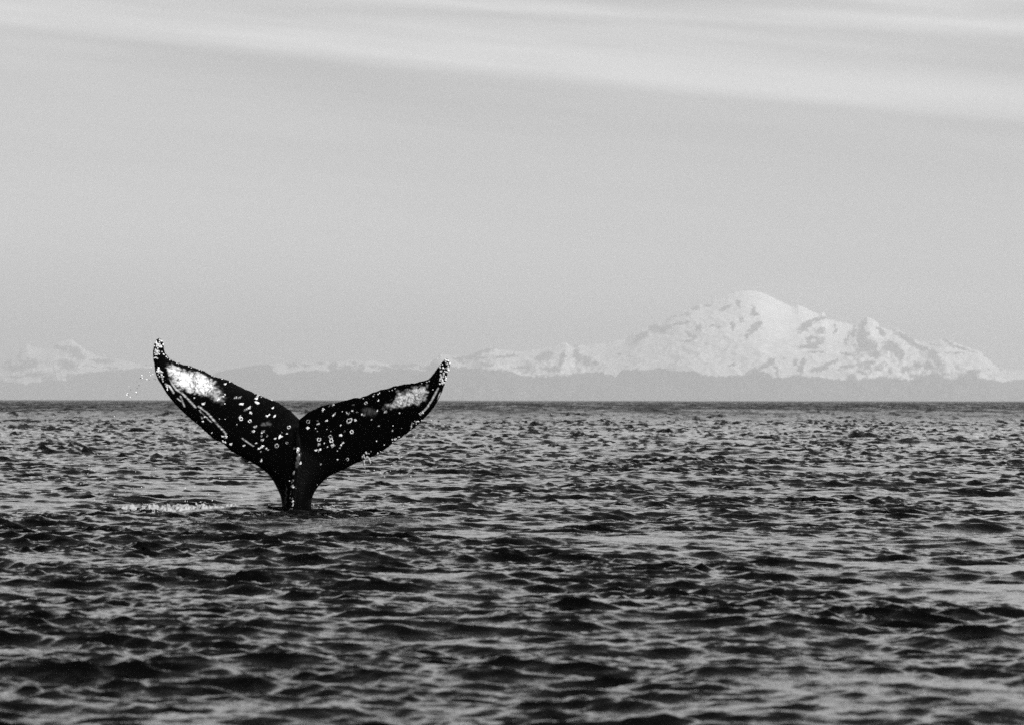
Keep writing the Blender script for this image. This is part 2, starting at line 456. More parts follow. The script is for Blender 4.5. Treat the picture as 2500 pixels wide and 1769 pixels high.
sil_left = [(-260, 940), (-160, 905), (-60, 900), (0, 893), (16, 878), (46, 865), (52, 848), (66, 840.5), (81, 846), (103, 851), (124, 846), (140, 836), (150, 833), (166, 829.7), (176, 828), (184, 835), (194, 843), (213, 857), (243, 870),
            (265, 874), (284, 875.6), (311, 881), (351, 892), (405, 902), (470, 912), (540, 925), (620, 950)]
line_left = [(-260, 915), (0, 930), (60, 938), (120, 925), (160, 930), (190, 912), (250, 905), (300, 903), (340, 898), (420, 902), (620, 930)]
shadow_left = z5([(690, 230, 90, 52, 38), (560, 185, 64, 22, 10), (610, 335, 100, 46, 10), (270, 320, 90, 44, 0), (330, 420, 110, 26, 0), (930, 300, 120, 18, 3), (140, 360, 100, 26, 0), (60, 300, 50, 20, 0), (820, 345, 60, 9, 5),  # shadow areas of the slopes, painted in as dark cover
               (640, 440, 70, 26, 0), (430, 450, 70, 14, 0), (150, 440, 80, 16, 0), (1000, 360, 80, 10, 0), (640, 180, 20, 34, 0)])
mountain('distant_mountain', 'pale hazy twin-topped snow peak far off behind the left fluke tip', sil_left, 978, 9000, line_left, shadow_left, 420, 118000.0,
         nx=560, nv=90, seed=21)

# ------------------------------------------------------------------ HAZE
m_hz, n = mat('haze_air')
pv = n.n('ShaderNodeVolumePrincipled', ins={'Color': (0.97, 0.97, 0.97, 1), 'Density': 2.0e-5, 'Anisotropy': 0.25})
n.n('ShaderNodeOutputMaterial', ins={'Volume': pv})
hx, hy0, hy1, hz0, hz1 = 60000.0, -20000.0, 160000.0, -22.0, 2850.0
HV = [(a, b, c) for c in (hz0, hz1) for a, b in ((-hx, hy0), (hx, hy0), (hx, hy1), (-hx, hy1))]
HF = [(0, 3, 2, 1), (4, 5, 6, 7), (0, 1, 5, 4), (1, 2, 6, 5), (2, 3, 7, 6), (3, 0, 4, 7)]
mesh_np('haze', HV, HF, m_hz, smooth=False, kind='stuff', label='pale sea haze that fades the far mountains')

# ------------------------------------------------------------------ WHALE TAIL
LP = [((690, 1310), (726, 1310)), ((690, 1270), (726, 1275)), ((689, 1236), (726, 1238)), ((684, 1208), (726, 1202)), ((674, 1186), (726, 1168)), ((662, 1165), (727, 1138)),
      ((645, 1148), (728, 1108)), ((622, 1132), (729, 1075)), ((596, 1118), (731, 1023)), ((566, 1101), (709, 1002)), ((543, 1081), (678, 981)),
      ((525, 1072), (654, 973)), ((506, 1057), (625, 960)), ((488, 1040), (590, 946)), ((469, 1025), (558, 928)), ((451, 1009), (525, 919)),
      ((432, 990), (488, 901)), ((418, 974), (458, 892)), ((405, 957), (432, 885)), ((395, 940), (416, 877)), ((386, 926), (408, 868)),
      ((380, 911), (403, 862)), ((377, 892), (401, 855)), ((374, 874), (400, 848)), ((374, 855), (399, 840)), ((377, 840), (397, 833)),
      ((382, 829), (393, 827)), ((388, 825.5), (389, 825.5))]
RP = [((762, 1310), (726, 1310)), ((761, 1270), (726, 1275)), ((760, 1240), (726, 1238)), ((762, 1215), (726, 1202)), ((770, 1197), (726, 1168)), ((783, 1180), (727, 1138)),
      ((803, 1162), (728, 1108)), ((829, 1150), (729, 1075)), ((852, 1139), (731, 1023)), ((866, 1131), (752, 1006)), ((885, 1124), (783, 991)),
      ((911, 1113), (820, 983)), ((944, 1093), (853, 973)), ((962, 1078), (881, 970)), ((977, 1069), (912, 957)), ((995, 1056), (936, 950)),
      ((1014, 1041), (960, 943.5)), ((1032, 1024), (982, 938)), ((1051, 1004), (1007, 935)), ((1064, 986), (1029, 931)), ((1075, 965), (1042, 927)), ((1082, 948), (1051, 921)),
      ((1087, 933), (1060, 910)), ((1092, 915), (1067, 899)), ((1097, 897), (1077, 886)), ((1098, 884), (1084, 879)), ((1092, 876), (1090, 876))]
NOTCH = 8


def resample(pairs, nu):
    Q = np.array(pairs, float)                       # (k, 2, 2)
    step = np.linalg.norm(np.diff(Q, axis=0), axis=2).mean(1)
    uk = np.concatenate([[0], np.cumsum(step)]); un = uk[NOTCH] / uk[-1]; uk /= uk[-1]
    n1 = int(nu * un)
    u = np.concatenate([np.linspace(0, un, n1, endpoint=False), np.linspace(un, 1, nu - n1)])
    def cr(vals):
        d = np.gradient(vals, uk, axis=0)
        i = np.clip(np.searchsorted(uk, u, 'right') - 1, 0, len(uk) - 2)
        h = (uk[i + 1] - uk[i]); s = (u - uk[i]) / h
        h00, h10, h01, h11 = 2 * s**3 - 3 * s**2 + 1, s**3 - 2 * s**2 + s, -2 * s**3 + 3 * s**2, s**3 - s**2
        e = (slice(None),) + (None,) * (vals.ndim - 1)
        return h00[e] * vals[i] + (h10 * h)[e] * d[i] + h01[e] * vals[i + 1] + (h11 * h)[e] * d[i + 1]
    lead = cr(Q[:, 0])
    # the trailing edge has a corner at the notch: interpolate it linearly
    tr = np.stack([np.interp(u, uk, Q[:, 1, 0]), np.interp(u, uk, Q[:, 1, 1])], -1)
    return u, un, lead, tr


NU, NS = 330, 84
PXM = D / FPX


def seg_dist(px, py, pts):
    d = np.full(px.shape, 1e9)
    for (x0, y0), (x1, y1) in zip(pts[:-1], pts[1:]):
        dx, dy = x1 - x0, y1 - y0
        t_ = np.clip(((px - x0) * dx + (py - y0) * dy) / (dx * dx + dy * dy), 0, 1)
        d = np.minimum(d, np.hypot(px - x0 - t_ * dx, py - y0 - t_ * dy))
    return d


def inpoly(px, py, poly):
    ins = np.zeros(px.shape, bool)
    for (x0, y0), (x1, y1) in zip(poly, poly[1:] + poly[:1]):
        c = ((y0 > py) != (y1 > py)) & (px < (x1 - x0) * (py - y0) / (y1 - y0 + 1e-9) + x0)
        ins ^= c
    return ins


def sdf(px, py, poly):
    d = seg_dist(px, py, poly + poly[:1])
    return np.where(inpoly(px, py, poly), d, -d)


def a1(l): return [(340 + a / 5.4125, 800 + b / 5.4125) for a, b in l]
def a2(l): return [(700 + a / 5.414, 860 + b / 5.414) for a, b in l]
def a3(l): return [(500 + a / 5.7375, 1040 + b / 5.7375) for a, b in l]


PATCH_L = a1([(362, 490), (440, 480), (540, 530), (680, 570), (830, 590), (930, 655), (1010, 720), (1005, 810), (960, 870), (880, 905), (760, 880), (650, 850), (560, 810), (460, 760), (400, 660), (365, 570)])
PATCH_L2 = a1([(980, 700), (1030, 760), (1120, 850), (1160, 930), (1080, 1010), (990, 960), (900, 900), (880, 840)])
PATCH_R = a2([(1450, 500), (1560, 500), (1700, 450), (1860, 425), (1875, 520), (1850, 620), (1760, 690), (1640, 700), (1520, 730), (1380, 740), (1260, 750), (1300, 690), (1400, 640), (1440, 580)])
STRIPES = [(a1([(405, 660), (440, 740), (490, 810), (570, 862), (660, 950), (745, 1045)]), 4.6), (a1([(785, 1035), (900, 1115), (1010, 1240), (1110, 1350), (1150, 1400), (1148, 1450)]), 4.0),
           (a1([(545, 900), (570, 960), (600, 1035)]), 3.6), (a1([(505, 930), (560, 970)]), 2.8), (a1([(350, 740), (410, 780), (455, 855)]), 5.0), (a1([(255, 530), (290, 600), (310, 680)]), 4.0),
           (a1([(800, 1090), (960, 1245)]), 2.0), (a1([(1340, 1440), (1520, 1560)]), 1.6),
           (a2([(2000, 475), (1930, 610), (1860, 720), (1770, 815)]), 5.0), (a2([(2030, 530), (1990, 620)]), 2.4), (a2([(1660, 920), (1640, 1020)]), 1.6)]
FAINT = [(a3([(1160, 850), (1150, 960), (1140, 1075)]), 2.2, 0.10), (a3([(1330, 380), (1320, 450), (1300, 560)]), 6.0, 0.09), (a2([(1050, 770), (1150, 790)]), 12.0, 0.06), (a1([(1640, 1270), (1720, 1265)]), 6.0, 0.10)]


def half(pairs, side, vstart, seed):
    u, un, lead, tr = resample(pairs, NU)
    # scalloped trailing edge, faintly nicked leading edge
    arc = np.cumsum(np.r_[0, np.linalg.norm(np.diff(tr, axis=0), axis=1)])
    w_n = smooth01(u, un, un + 0.03) * (1 - smooth01(u, 0.97, 1.0))
    scal = (1.9 * pn(arc / 17.0, arc * 0 + 3, seed) + 1.3 * pn(arc / 6.0, arc * 0 + 7, seed)) * w_n
    tr = tr + np.stack([scal * 0.3 * -side, scal], -1)
    arc2 = np.cumsum(np.r_[0, np.linalg.norm(np.diff(lead, axis=0), axis=1)])
    sc2 = 0.9 * pn(arc2 / 9.0, arc2 * 0 + 5, seed + 3) * smooth01(u, un, un + 0.2) * (1 - smooth01(u, 0.97, 1.0))
    lead = lead + np.stack([sc2, sc2 * 0.5], -1)
    s = 0.5 - 0.5 * np.cos(np.linspace(0, math.pi, NS)) * (0.86) - 0.5 * (1 - 2 * np.linspace(0, 1, NS)) * 0.14
    s[0], s[-1] = 0, 1
    Pxy = tr[:, None, :] * (1 - s)[None, :, None] + lead[:, None, :] * s[None, :, None]
    px, py = Pxy[..., 0], Pxy[..., 1]
    U = np.repeat(u[:, None], NS, 1); Sg = np.repeat(s[None], NU, 0)
    x_ = np.abs(px - 731) / 360.0
    yc = D - 0.42 * x_ ** 1.7 + 0.10 * smooth01(-py, -1245, -1000)
    # half thickness: round tail stock below, wing section above
    root = 0.29 - 0.15 * smooth01(U, un * 0.25, un * 0.95)
    stock = root * np.sqrt(np.clip(1 - Sg ** 2, 0, 1)) ** 1.15
    tm = 0.105 * (1 - smooth01(U, un, 1.0)) + 0.020
    wing = tm * 1.9 * (Sg ** 0.75) * np.sqrt(np.clip(1 - Sg, 0, 1))
    wing *= (1 - smooth01(U, 0.985, 1.0) * 0.8)
    # towards the notch the stock flattens out into the flukes
    spread = np.exp(-((px - 728) / 46.0) ** 2)
    k = smooth01(U, un * 0.72, un * 1.0)
    fill = 0.08 * np.exp(-((px - 729) / 55.0) ** 2) * np.exp(-((py - 1078) / 36.0) ** 2) * smooth01(py, 1024, 1060)
    half_t = stock * (1 - k) + (wing + fill) * k
    half_t = np.maximum(half_t, 0.0015)
    keel = 0.045 * np.exp(-((px - (726 - 9 * smooth01(py, 1100, 1200))) / 5.0) ** 2) * smooth01(py, 1035, 1090)
    rough_ = 0.0022 * fbm(px / 4.0, py / 4.0, 3, seed + 8) * np.clip(half_t / 0.02, 0, 1)
    edge0 = (Sg > 0) & (Sg < 1)
    Pf = at(px, py, yc)
    Pb = Pf.copy()
    Pf[..., 1] -= half_t + np.where(Sg < 1, keel * np.sqrt(np.clip(1 - Sg ** 2, 0, 1)), 0) + rough_
    Pb[..., 1] += half_t
    # pigment, front (ventral) side only
    wx = px + 3.2 * fbm(px / 7, py / 7, 3, seed + 50); wy = py + 3.2 * fbm(px / 7 + 30, py / 7, 3, seed + 51)
    pig = np.zeros(px.shape)
    grain = fbm(px / 9.0, py / 6.0, 4, seed + 60, 0.5)
    for poly, lo, hi, amp in ((PATCH_L, -1.5, 5.0, 1.0), (PATCH_L2, -3, 12.0, 0.5), (PATCH_R, -1.5, 7.0, 0.85)):
        d_ = sdf(wx, wy, poly)
        val = smooth01(d_ + 5 * grain, lo, hi) * amp * (0.55 + 0.45 * smooth01(d_ + 6 * grain, 2, 15))
        pig = np.maximum(pig, val * (1 - 0.35 * smooth01(np.abs(grain), 0.45, 0.9)))
    vein = np.abs(fbm(px / 13 + 9, py / 13, 3, seed + 70, 0.55))
    pig *= 1 - 0.55 * (1 - smooth01(vein, 0.012, 0.045)) * smooth01(fbm(px / 20, py / 20, 2, seed + 73), -0.05, 0.2)
    for pts, wd in STRIPES:
        pig = np.maximum(pig, (0.50 + 0.2 * grain) * (1 - smooth01(seg_dist(px + 0.5 * grain, py + 0.6 * grain, pts) / (wd * 0.5), 0.65, 1.15)))
    for pts, wd, am in FAINT:
        pig = np.maximum(pig, am * (1 - smooth01(seg_dist(wx, wy, pts) / wd, 0.2, 1.0)))
    V_ = np.concatenate([Pf.reshape(-1, 3), Pb.reshape(-1, 3)])
    f1 = grid_faces(NU, NS, flip=(side > 0)); f2 = grid_faces(NU, NS, flip=(side < 0)) + NU * NS
    # close the leading edge
    i = np.arange(NU - 1)
    e0, e1 = i * NS + NS - 1, (i + 1) * NS + NS - 1
    f3 = np.stack([e0, e1, e1 + NU * NS, e0 + NU * NS], -1)
    # close the trailing edge beyond the notch
    j0 = int(np.searchsorted(u, un) - 1)
    i = np.arange(j0, NU - 1)
    e0, e1 = i * NS, (i + 1) * NS
    f4 = np.stack([e0, e1, e1 + NU * NS, e0 + NU * NS], -1)
    if side > 0: f3 = f3[:, ::-1]
    else: f4 = f4[:, ::-1]
    Fh = np.concatenate([f1, f2, f3, f4]) + vstart
    return V_, Fh, np.concatenate([pig.ravel(), np.zeros(NU * NS)])


V1, F1, p1 = half(LP, -1, 0, 1)
V2, F2, p2 = half(RP, 1, len(V1), 101)
m_wh, n = mat('whale_skin')
a_p = n.n('ShaderNodeAttribute', attribute_name='pigment')
geo = n.n('ShaderNodeNewGeometry')
nz = n.noise(geo.outputs['Position'], 14.0, 5, 0.65, 0.6)
nf = n.noise(geo.outputs['Position'], 60.0, 4, 0.6)
pg = n.m('MULTIPLY', a_p.outputs['Fac'], n.rng(nz, 0.25, 0.62, 0.62, 1.0), clamp=True)
mott = n.rng(n.noise(geo.outputs['Position'], 9.0, 4, 0.62, 1.4), 0.34, 0.52, 0.22, 1.0)
fine = n.rng(n.noise(geo.outputs['Position'], 75.0, 3, 0.6, 0.5), 0.3, 0.7, 0.75, 1.1)
crk = n.rng(n.m('ABSOLUTE', n.m('SUBTRACT', n.noise(geo.outputs['Position'], 6.0, 4, 0.6, 0.8), 0.5)), 0.0, 0.028, 0.25, 1.0)
mott = n.m('MULTIPLY', mott, crk)
col = n.m('ADD', 0.001, n.m('MULTIPLY', n.m('MULTIPLY', n.m('MULTIPLY', pg, mott), fine), 0.85))
bp = n.n('ShaderNodeBump', ins={'Strength': 0.5, 'Distance': 0.01, 'Height': nf})
pb = n.n('ShaderNodeBsdfPrincipled', ins={'Base Color': n.grey(col), 'Roughness': n.mixf(nz, 0.28, 0.40), 'Specular IOR Level': 0.009, 'Normal': bp})
n.n('ShaderNodeOutputMaterial', ins={0: pb})
base = at(726, 1300, D)
tail = bpy.data.objects.new('whale_tail', None)
tail.location = base
C.objects.link(tail)
tail['label'] = 'raised black tail flukes of a diving humpback whale, with white marks and barnacled tips'
tail['category'] = 'whale'
VV = np.concatenate([V1, V2]); PG = np.concatenate([p1, p2]); FF = np.concatenate([F1, F2])
# weld the two halves along the shared centre line
key = np.round(VV * 5e3).astype(np.int64)
_, first, inv = np.unique(key, axis=0, return_index=True, return_inverse=True)
inv = inv.ravel()
FF = inv[FF]
VW = VV[first]; PGW = np.zeros(len(first)); np.maximum.at(PGW, inv, PG)
ok = np.ones(len(FF), bool)
for a in range(4):
    for b in range(a + 1, 4):
        ok &= FF[:, a] != FF[:, b]
FF = FF[ok]
body = mesh_np('flukes', VW - base, FF, m_wh, tail)
attr(body, 'pigment', PGW)
bvh = BVHTree.FromPolygons([tuple(v) for v in VW.tolist()], [tuple(f) for f in FF.tolist()])


def hit(px, py):
    p = at(px, py, D)
    o = Vector((0, 0, CAM_H))
    d = (Vector(p) - o).normalized()
    loc, nor, _, _ = bvh.ray_cast(o, d)
    if loc is None: return None, None
    if nor.dot(d) > 0: nor = -nor
    return loc, nor


# --- barnacles and the round scars they leave
m_bn, n = mat('barnacle_shell')
oi = n.n('ShaderNodeObjectInfo')
geo = n.n('ShaderNodeNewGeometry')
nz = n.noise(geo.outputs['Position'], 90.0, 3, 0.6)
pb = n.n('ShaderNodeBsdfPrincipled', ins={'Base Color': n.grey(n.mixf(n.m('MULTIPLY', nz, n.mixf(oi.outputs['Random'], 0.5, 1.6)), 0.12, 0.95)), 'Roughness': 0.5})
n.n('ShaderNodeOutputMaterial', ins={0: pb})
m_sc, n = mat('scar_skin')
geo = n.n('ShaderNodeNewGeometry')
oi = n.n('ShaderNodeObjectInfo')
nz = n.noise(geo.outputs['Position'], 55.0, 3, 0.6)
pb = n.n('ShaderNodeBsdfPrincipled', ins={'Base Color': n.grey(n.rng(n.m('ADD', nz, n.m('MULTIPLY', n.m('SUBTRACT', oi.outputs['Random'], 0.4), 0.26)), 0.38, 0.66, 0.02, 0.62)), 'Roughness': 0.5})
n.n('ShaderNodeOutputMaterial', ins={0: pb})


def lathe(name, profile, seg, material, wob=0.0, seed=0):
    r_ = random.Random(seed)
    ws = [1 + wob * r_.uniform(-1, 1) for _ in range(seg)]
    V_, F_ = [], []
    for (rr, zz) in profile:
        for k_ in range(seg):
            a_ = 2 * math.pi * k_ / seg
            V_.append((rr * ws[k_] * math.cos(a_), rr * ws[k_] * math.sin(a_), zz))
    for i_ in range(len(profile) - 1):
        for k_ in range(seg):
            k2 = (k_ + 1) % seg
            F_.append((i_ * seg + k_, i_ * seg + k2, (i_ + 1) * seg + k2, (i_ + 1) * seg + k_))
    me = bpy.data.meshes.new(name)
    me.from_pydata(V_, [], F_); me.materials.append(material)
    me.polygons.foreach_set('use_smooth', [True] * len(F_)); me.update()
    return me


ring_me = [lathe('barnacle_scar', [(1.0, -0.12), (0.97, 0.10), (0.82, 0.17), (0.62, 0.14), (0.50, -0.05)], 16, m_sc, 0.22, k_) for k_ in range(4)]
disc_me = [lathe('barnacle_scar', [(1.0, -0.12), (0.93, 0.12), (0.55, 0.22), (0.02, 0.24)], 12, m_sc, 0.34, k_) for k_ in range(4)]
barn_me = [lathe('barnacle', [(1.0, -0.3), (0.86, 0.25), (0.55, 0.75), (0.38, 0.80), (0.25, 0.45), (0.02, 0.4)], 8, m_bn, 0.2, k_) for k_ in range(4)]


def stick(name, me, px, py, rpx, stretch=1.0, ang=0.0, flat=1.0, lift=0.0):
    loc, nor = hit(px, py)
    if loc is None: return None
    xa = (Vector((1, 0, 0)) - nor * nor.x).normalized(); ya = nor.cross(xa)
    q = Matrix((xa, ya, nor)).transposed().to_4x4()
    r_ = rpx * PXM * (0.88 if name == 'barnacle_scar' else 1.0)
    Mw = Matrix.Translation(loc + nor * lift) @ q @ Matrix.Rotation(ang, 4, 'Z') @ Matrix.Diagonal((r_ * stretch, r_, r_ * flat, 1))
    o = bpy.data.objects.new(name, me)
    C.objects.link(o); o.parent = tail
    o.matrix_world = Mw
    o.matrix_parent_inverse = Matrix.Translation(base).inverted()
    o.matrix_basis = Mw
    return o


rings = [(p, r_) for l, r_ in (
    (a2([(280, 912)]), 7.0), (a2([(1045, 667)]), 5.8), (a2([(825, 900)]), 7.8), (a2([(858, 1046)]), 6.4), (a2([(575, 1110)]), 7.2), (a2([(588, 1160)]), 6.2), (a2([(425, 1150)]), 6.2),
    (a2([(800, 1410)]), 4.6), (a2([(30, 988)]), 5.2), (a2([(808, 795)]), 7.0), (a1([(1460, 1230)]), 5.6), (a1([(1345, 1198)]), 6.4), (a1([(1815, 1556)]), 6.2), (a1([(1950, 1518)]), 4.2), (a1([(1975, 1312)]), 5.6),
    (a3([(1005, 270)]), 6.6), (a1([(690, 832)]), 3.4)) for p in l]
discs = [(275, 998, 28), (415, 942, 22), (525, 900, 18), (408, 902, 12), (480, 755, 26), (615, 690, 18), (560, 708, 12), (630, 812, 16), (614, 832, 14), (865, 768, 20), (905, 893, 24), (875, 690, 18),
         (1210, 632, 14), (996, 815, 18), (1020, 828, 20), (1310, 780, 25), (718, 1088, 24), (765, 1042, 15), (425, 1212, 24), (605, 1228, 30), (740, 1195, 18), (718, 1222, 15), (700, 1256, 15),
         (440, 1280, 20), (420, 1298, 18), (385, 1291, 15), (670, 1412, 12), (712, 960, 14), (1215, 968, 14), (1395, 1035, 14), (1435, 1140, 18), (1465, 718, 17), (1195, 770, 14), (450, 1475, 12),
         (1610, 690, 14), (1490, 800, 14), (1120, 885, 9), (735, 778, 10), (928, 790, 10), (535, 1246, 10), (495, 1198, 12), (380, 1000, 11), (405, 1038, 8), (1290, 1218, 12), (1700, 905, 10), (1516, 998, 9), (800, 800, 14), (830, 905, 12),
         (1185, 1170, 9), (670, 1298, 9), (65, 770, 18), (150, 1278, 30), (148, 1312, 22), (165, 1350, 16), (180, 1460, 18), (90, 1590, 26), (530, 1012, 7), (580, 1040, 7)]
discs1 = [(1135, 740, 20), (1268, 922, 24), (1322, 918, 22), (1350, 1005, 26), (1555, 985, 22), (1560, 900, 26), (1548, 930, 20), (1408, 1080, 24), (1455, 1052, 24), (1470, 1120, 22), (1328, 1180, 24), (845, 1000, 26), (832, 1185, 24),
          (865, 1175, 14), (840, 1232, 16), (1530, 1303, 22), (1505, 1365, 27), (1688, 1163, 25), (1718, 1145, 16), (1785, 1165, 19), (1765, 1055, 15), (2010, 1097, 20), (1635, 1365, 22), (1620, 1385, 15), (1610, 1425, 20),
          (1628, 1478, 22), (1692, 1425, 17), (1795, 1460, 16), (1855, 1438, 26), (1878, 1432, 16), (1950, 1395, 13), (1575, 1592, 20), (1610, 1578, 18), (1635, 1556, 14), (1680, 1590, 18), (2048, 1590, 20), (2105, 1600, 30),
          (1380, 1553, 16), (1210, 1535, 20), (1545, 1520, 14), (1130, 1000, 10), (1060, 1200, 9), (1134, 1203, 9), (728, 922, 12), (755, 1240, 9), (960, 1385, 10), (1130, 880, 14), (1045, 945, 18), (1110, 905, 12)]
discs3 = [(1245, 640, 22), (1240, 668, 20), (1228, 758, 20), (1218, 785, 20), (1222, 835, 24), (1240, 850, 20), (1208, 915, 11), (1200, 945, 11), (1195, 998, 14), (1225, 1010, 12), (1230, 1050, 18), (1238, 1085, 12), (1232, 1110, 9),
          (1280, 870, 11), (790, 480, 17), (990, 632, 9), (1640, 812, 9), (1250, 308, 22), (1625, 525, 13), (885, 330, 14), (862, 312, 16), (785, 355, 10), (1260, 395, 8)]
rr = random.Random(4)
for i_, ((px_, py_), r_) in enumerate(rings):
    stick('barnacle_scar', ring_me[i_ % 4], px_, py_, r_ * rr.uniform(0.8, 0.95), 1.0 + rr.uniform(-.1, .3), 0.6 + rr.gauss(0, .4), 0.7)
for conv, lst, sc_ in ((a2, discs, 5.414), (a1, discs1, 5.4125), (a3, discs3, 5.7375)):
    for (a_, b_, r_) in lst:
        (px_, py_), = conv([(a_, b_)])
        stick('barnacle_scar', disc_me[rr.randrange(4)], px_, py_, r_ / sc_ * rr.uniform(0.72, 0.98), 1 + rr.uniform(0, .8), 0.6 + rr.gauss(0, 0.35), 0.6)
# clusters of living barnacles on the tips and along the edges
clusters = []
def strew(poly, cnt, r0, r1, seed):
    r_ = random.Random(seed); xs = [p[0] for p in poly]; ys_ = [p[1] for p in poly]; k_ = 0; tries = 0
    while k_ < cnt and tries < 4000:
        tries += 1
        x_, y_ = r_.uniform(min(xs), max(xs)), r_.uniform(min(ys_), max(ys_))
        if not bool(inpoly(np.array([x_]), np.array([y_]), poly)[0]): continue
        if stick('barnacle', barn_me[r_.randrange(4)], x_, y_, r_.uniform(r0, r1), 1, r_.uniform(0, 6), 1.0): k_ += 1
strew(a1([(215, 150), (320, 150), (325, 250), (270, 300), (255, 420), (200, 440), (190, 260)]), 46, 1.6, 3.0, 1)
strew(a1([(300, 230), (330, 330), (380, 400), (330, 380), (290, 300)]), 4, 1.4, 2.2, 2)
strew(a1([(215, 510), (290, 520), (320, 640), (340, 740), (290, 700), (240, 600)]), 14, 1.4, 2.8, 3)
strew(a1([(350, 740), (410, 770), (420, 820), (360, 820)]), 8, 1.4, 2.4, 4)
strew(a1([(1080, 1430), (1170, 1430), (1165, 1540), (1100, 1530)]), 10, 1.6, 3.0, 5)
strew(a2([(2040, 130), (2110, 80), (2165, 120), (2150, 280), (2105, 400), (2030, 430), (1940, 390), (2030, 330), (2030, 230), (2100, 150)]), 58, 1.6, 3.0, 6)
strew(a2([(1975, 210), (2060, 130), (2070, 170), (2000, 240)]), 6, 1.4, 2.2, 7)
strew(a2([(1640, 900), (1760, 890), (1790, 900), (1680, 1010), (1630, 1020)]), 9, 1.2, 2.2, 8)
strew(a2([(1395, 1120), (1500, 1110), (1430, 1190), (1380, 1190)]), 7, 1.2, 2.2, 9)
strew(a2([(1740, 790), (1820, 780), (1790, 830), (1740, 830)]), 5, 1.4, 2.4, 10)
for (a_, b_) in a1([(345, 335), (362, 372), (370, 392), (400, 415), (440, 432), (495, 458), (520, 465), (650, 505), (690, 520), (790, 545), (820, 555), (960, 625), (985, 635), (1095, 668), (1195, 705), (1525, 865), (1560, 875), (1590, 880), (1750, 945), (1610, 905), (2000, 1080), (245, 610), (206, 560), (196, 395)]) + \
        a2([(1430, 470), (1390, 490), (1350, 500), (1225, 525), (1205, 545), (1155, 545), (1140, 570), (1010, 600), (1880, 372), (1850, 385), (1780, 400), (620, 685), (1780, 890), (1550, 1105), (1235, 1300), (1200, 1320)]):
    stick('barnacle', barn_me[rr.randrange(4)], a_ + rr.uniform(-.6, .6), b_ + 1.3, rr.uniform(1.2, 2.1), 1, rr.uniform(0, 6))


# ------------------------------------------------------------------ FOAM, SPLASH AND SPRAY
def ico():
    import bmesh
    bm = bmesh.new(); bmesh.ops.create_icosphere(bm, subdivisions=1, radius=1)
    v = np.array([x.co[:] for x in bm.verts]); f = np.array([[y.index for y in x.verts] for x in bm.faces]); bm.free()
    return v, f


IV, IF = ico()


def blobs(name, pts, sizes, material, jitter=0.16, **props):
    Vs, Fs = [], []
    for k_, (p, s_) in enumerate(zip(pts, sizes)):
        v = IV * (1 + jitter * rng.normal(size=(len(IV), 1))) * np.asarray(s_)
        a_ = rng.uniform(0, 6.28); c_, s2 = math.cos(a_), math.sin(a_)
        if len(np.atleast_1d(s_)) == 3 and s_[0] == s_[1]:
            v = v @ np.array([[c_, s2, 0], [-s2, c_, 0], [0, 0, 1]])
        Vs.append(v + p); Fs.append(IF + k_ * len(IV))
    return mesh_np(name, np.concatenate(Vs), np.concatenate(Fs), material, **props)


m_fo, n = mat('foam_white')
geo = n.n('ShaderNodeNewGeometry')
nz = n.noise(geo.outputs['Position'], 12.0, 4, 0.6)
pb = n.n('ShaderNodeBsdfPrincipled', ins={'Base Color': n.grey(n.mixf(nz, 0.16, 0.40)), 'Roughness': 0.9})
n.n('ShaderNodeOutputMaterial', ins={0: pb})


def sea_z(x, y, dy=0.09):
    # follow the sideways displacement of the waves
    x = np.atleast_1d(np.asarray(x, float)); y = np.atleast_1d(np.asarray(y, float))
    x0, y0 = x.copy(), y.copy()
    for _ in range(3):
        X_, Y_, Z_ = sea_at(x0, y0, np.full(x.shape, dy))
        x0 += x - X_; y0 += y - Y_
    return Z_


xl, xr = float(at(296, 1240, 60.5)[0]), float(at(616, 1240, 60.5)[0])
fx, fy = np.meshgrid(np.arange(xl, xr, 0.009), np.arange(58.9, 62.6, 0.028), indexing='ij')
tt = (fx - xl) / (xr - xl)
cyy = 60.55 - 0.75 * tt + 0.15 * fbm(fx / 0.5, fx * 0, 2, 71)
env_f = np.sin(np.pi * np.clip(tt, 0, 1)) ** 0.5
dens = 0.68 * env_f - 0.55 * np.abs(fy - cyy) / (0.35 + 0.45 * env_f) + 0.75 * fbm(fx / 0.20, fy / 0.55, 4, 77, 0.6)
dens = np.where((tt <= 0.01) | (tt >= 0.99), -1, dens)
fz = sea_z(fx.ravel(), fy.ravel()).reshape(fx.shape)
lump = 0.5 + 0.5 * fbm(fx / 0.09, fy / 0.16, 3, 83, 0.6)
fz = fz + 0.004 + 0.100 * smooth01(dens, -0.05, 0.8) * (0.35 + 0.65 * lump) * (0.6 + 0.8 * tt)
FF_ = grid_faces(*fx.shape, flip=False)
kf = (dens.ravel()[FF_] > 0.0).all(1)
FF_ = FF_[kf]
used_, inv_ = np.unique(FF_, return_inverse=True)
foam_v = np.stack([fx.ravel(), fy.ravel(), fz.ravel()], -1)[used_]
mesh_np('foam', foam_v, inv_.reshape(FF_.shape), m_fo, kind='stuff', label='patch of white foam on the water left of the whale tail')
pts, sz = [], []

# churned water round the tail stock
pts, sz = [], []
for k_ in range(170):
    a_ = rng.uniform(0, 2 * math.pi); rad = 0.30 + abs(rng.normal()) * 0.16
    x_, y_ = base[0] + 0.9 * rad * math.cos(a_), D + 0.05 + rad * math.sin(a_)
    if rng.uniform() < 0.5: x_ = base[0] + rng.uniform(0.25, 1.6)
    r_ = rng.uniform(0.006, 0.016)
    pts.append((x_, y_, float(sea_z(x_, y_)[0]) + r_)); sz.append((r_, r_, r_ * 0.7))
blobs('froth', np.array(pts), sz, m_fo, kind='stuff', label='thin froth on the water where the tail stock enters it')

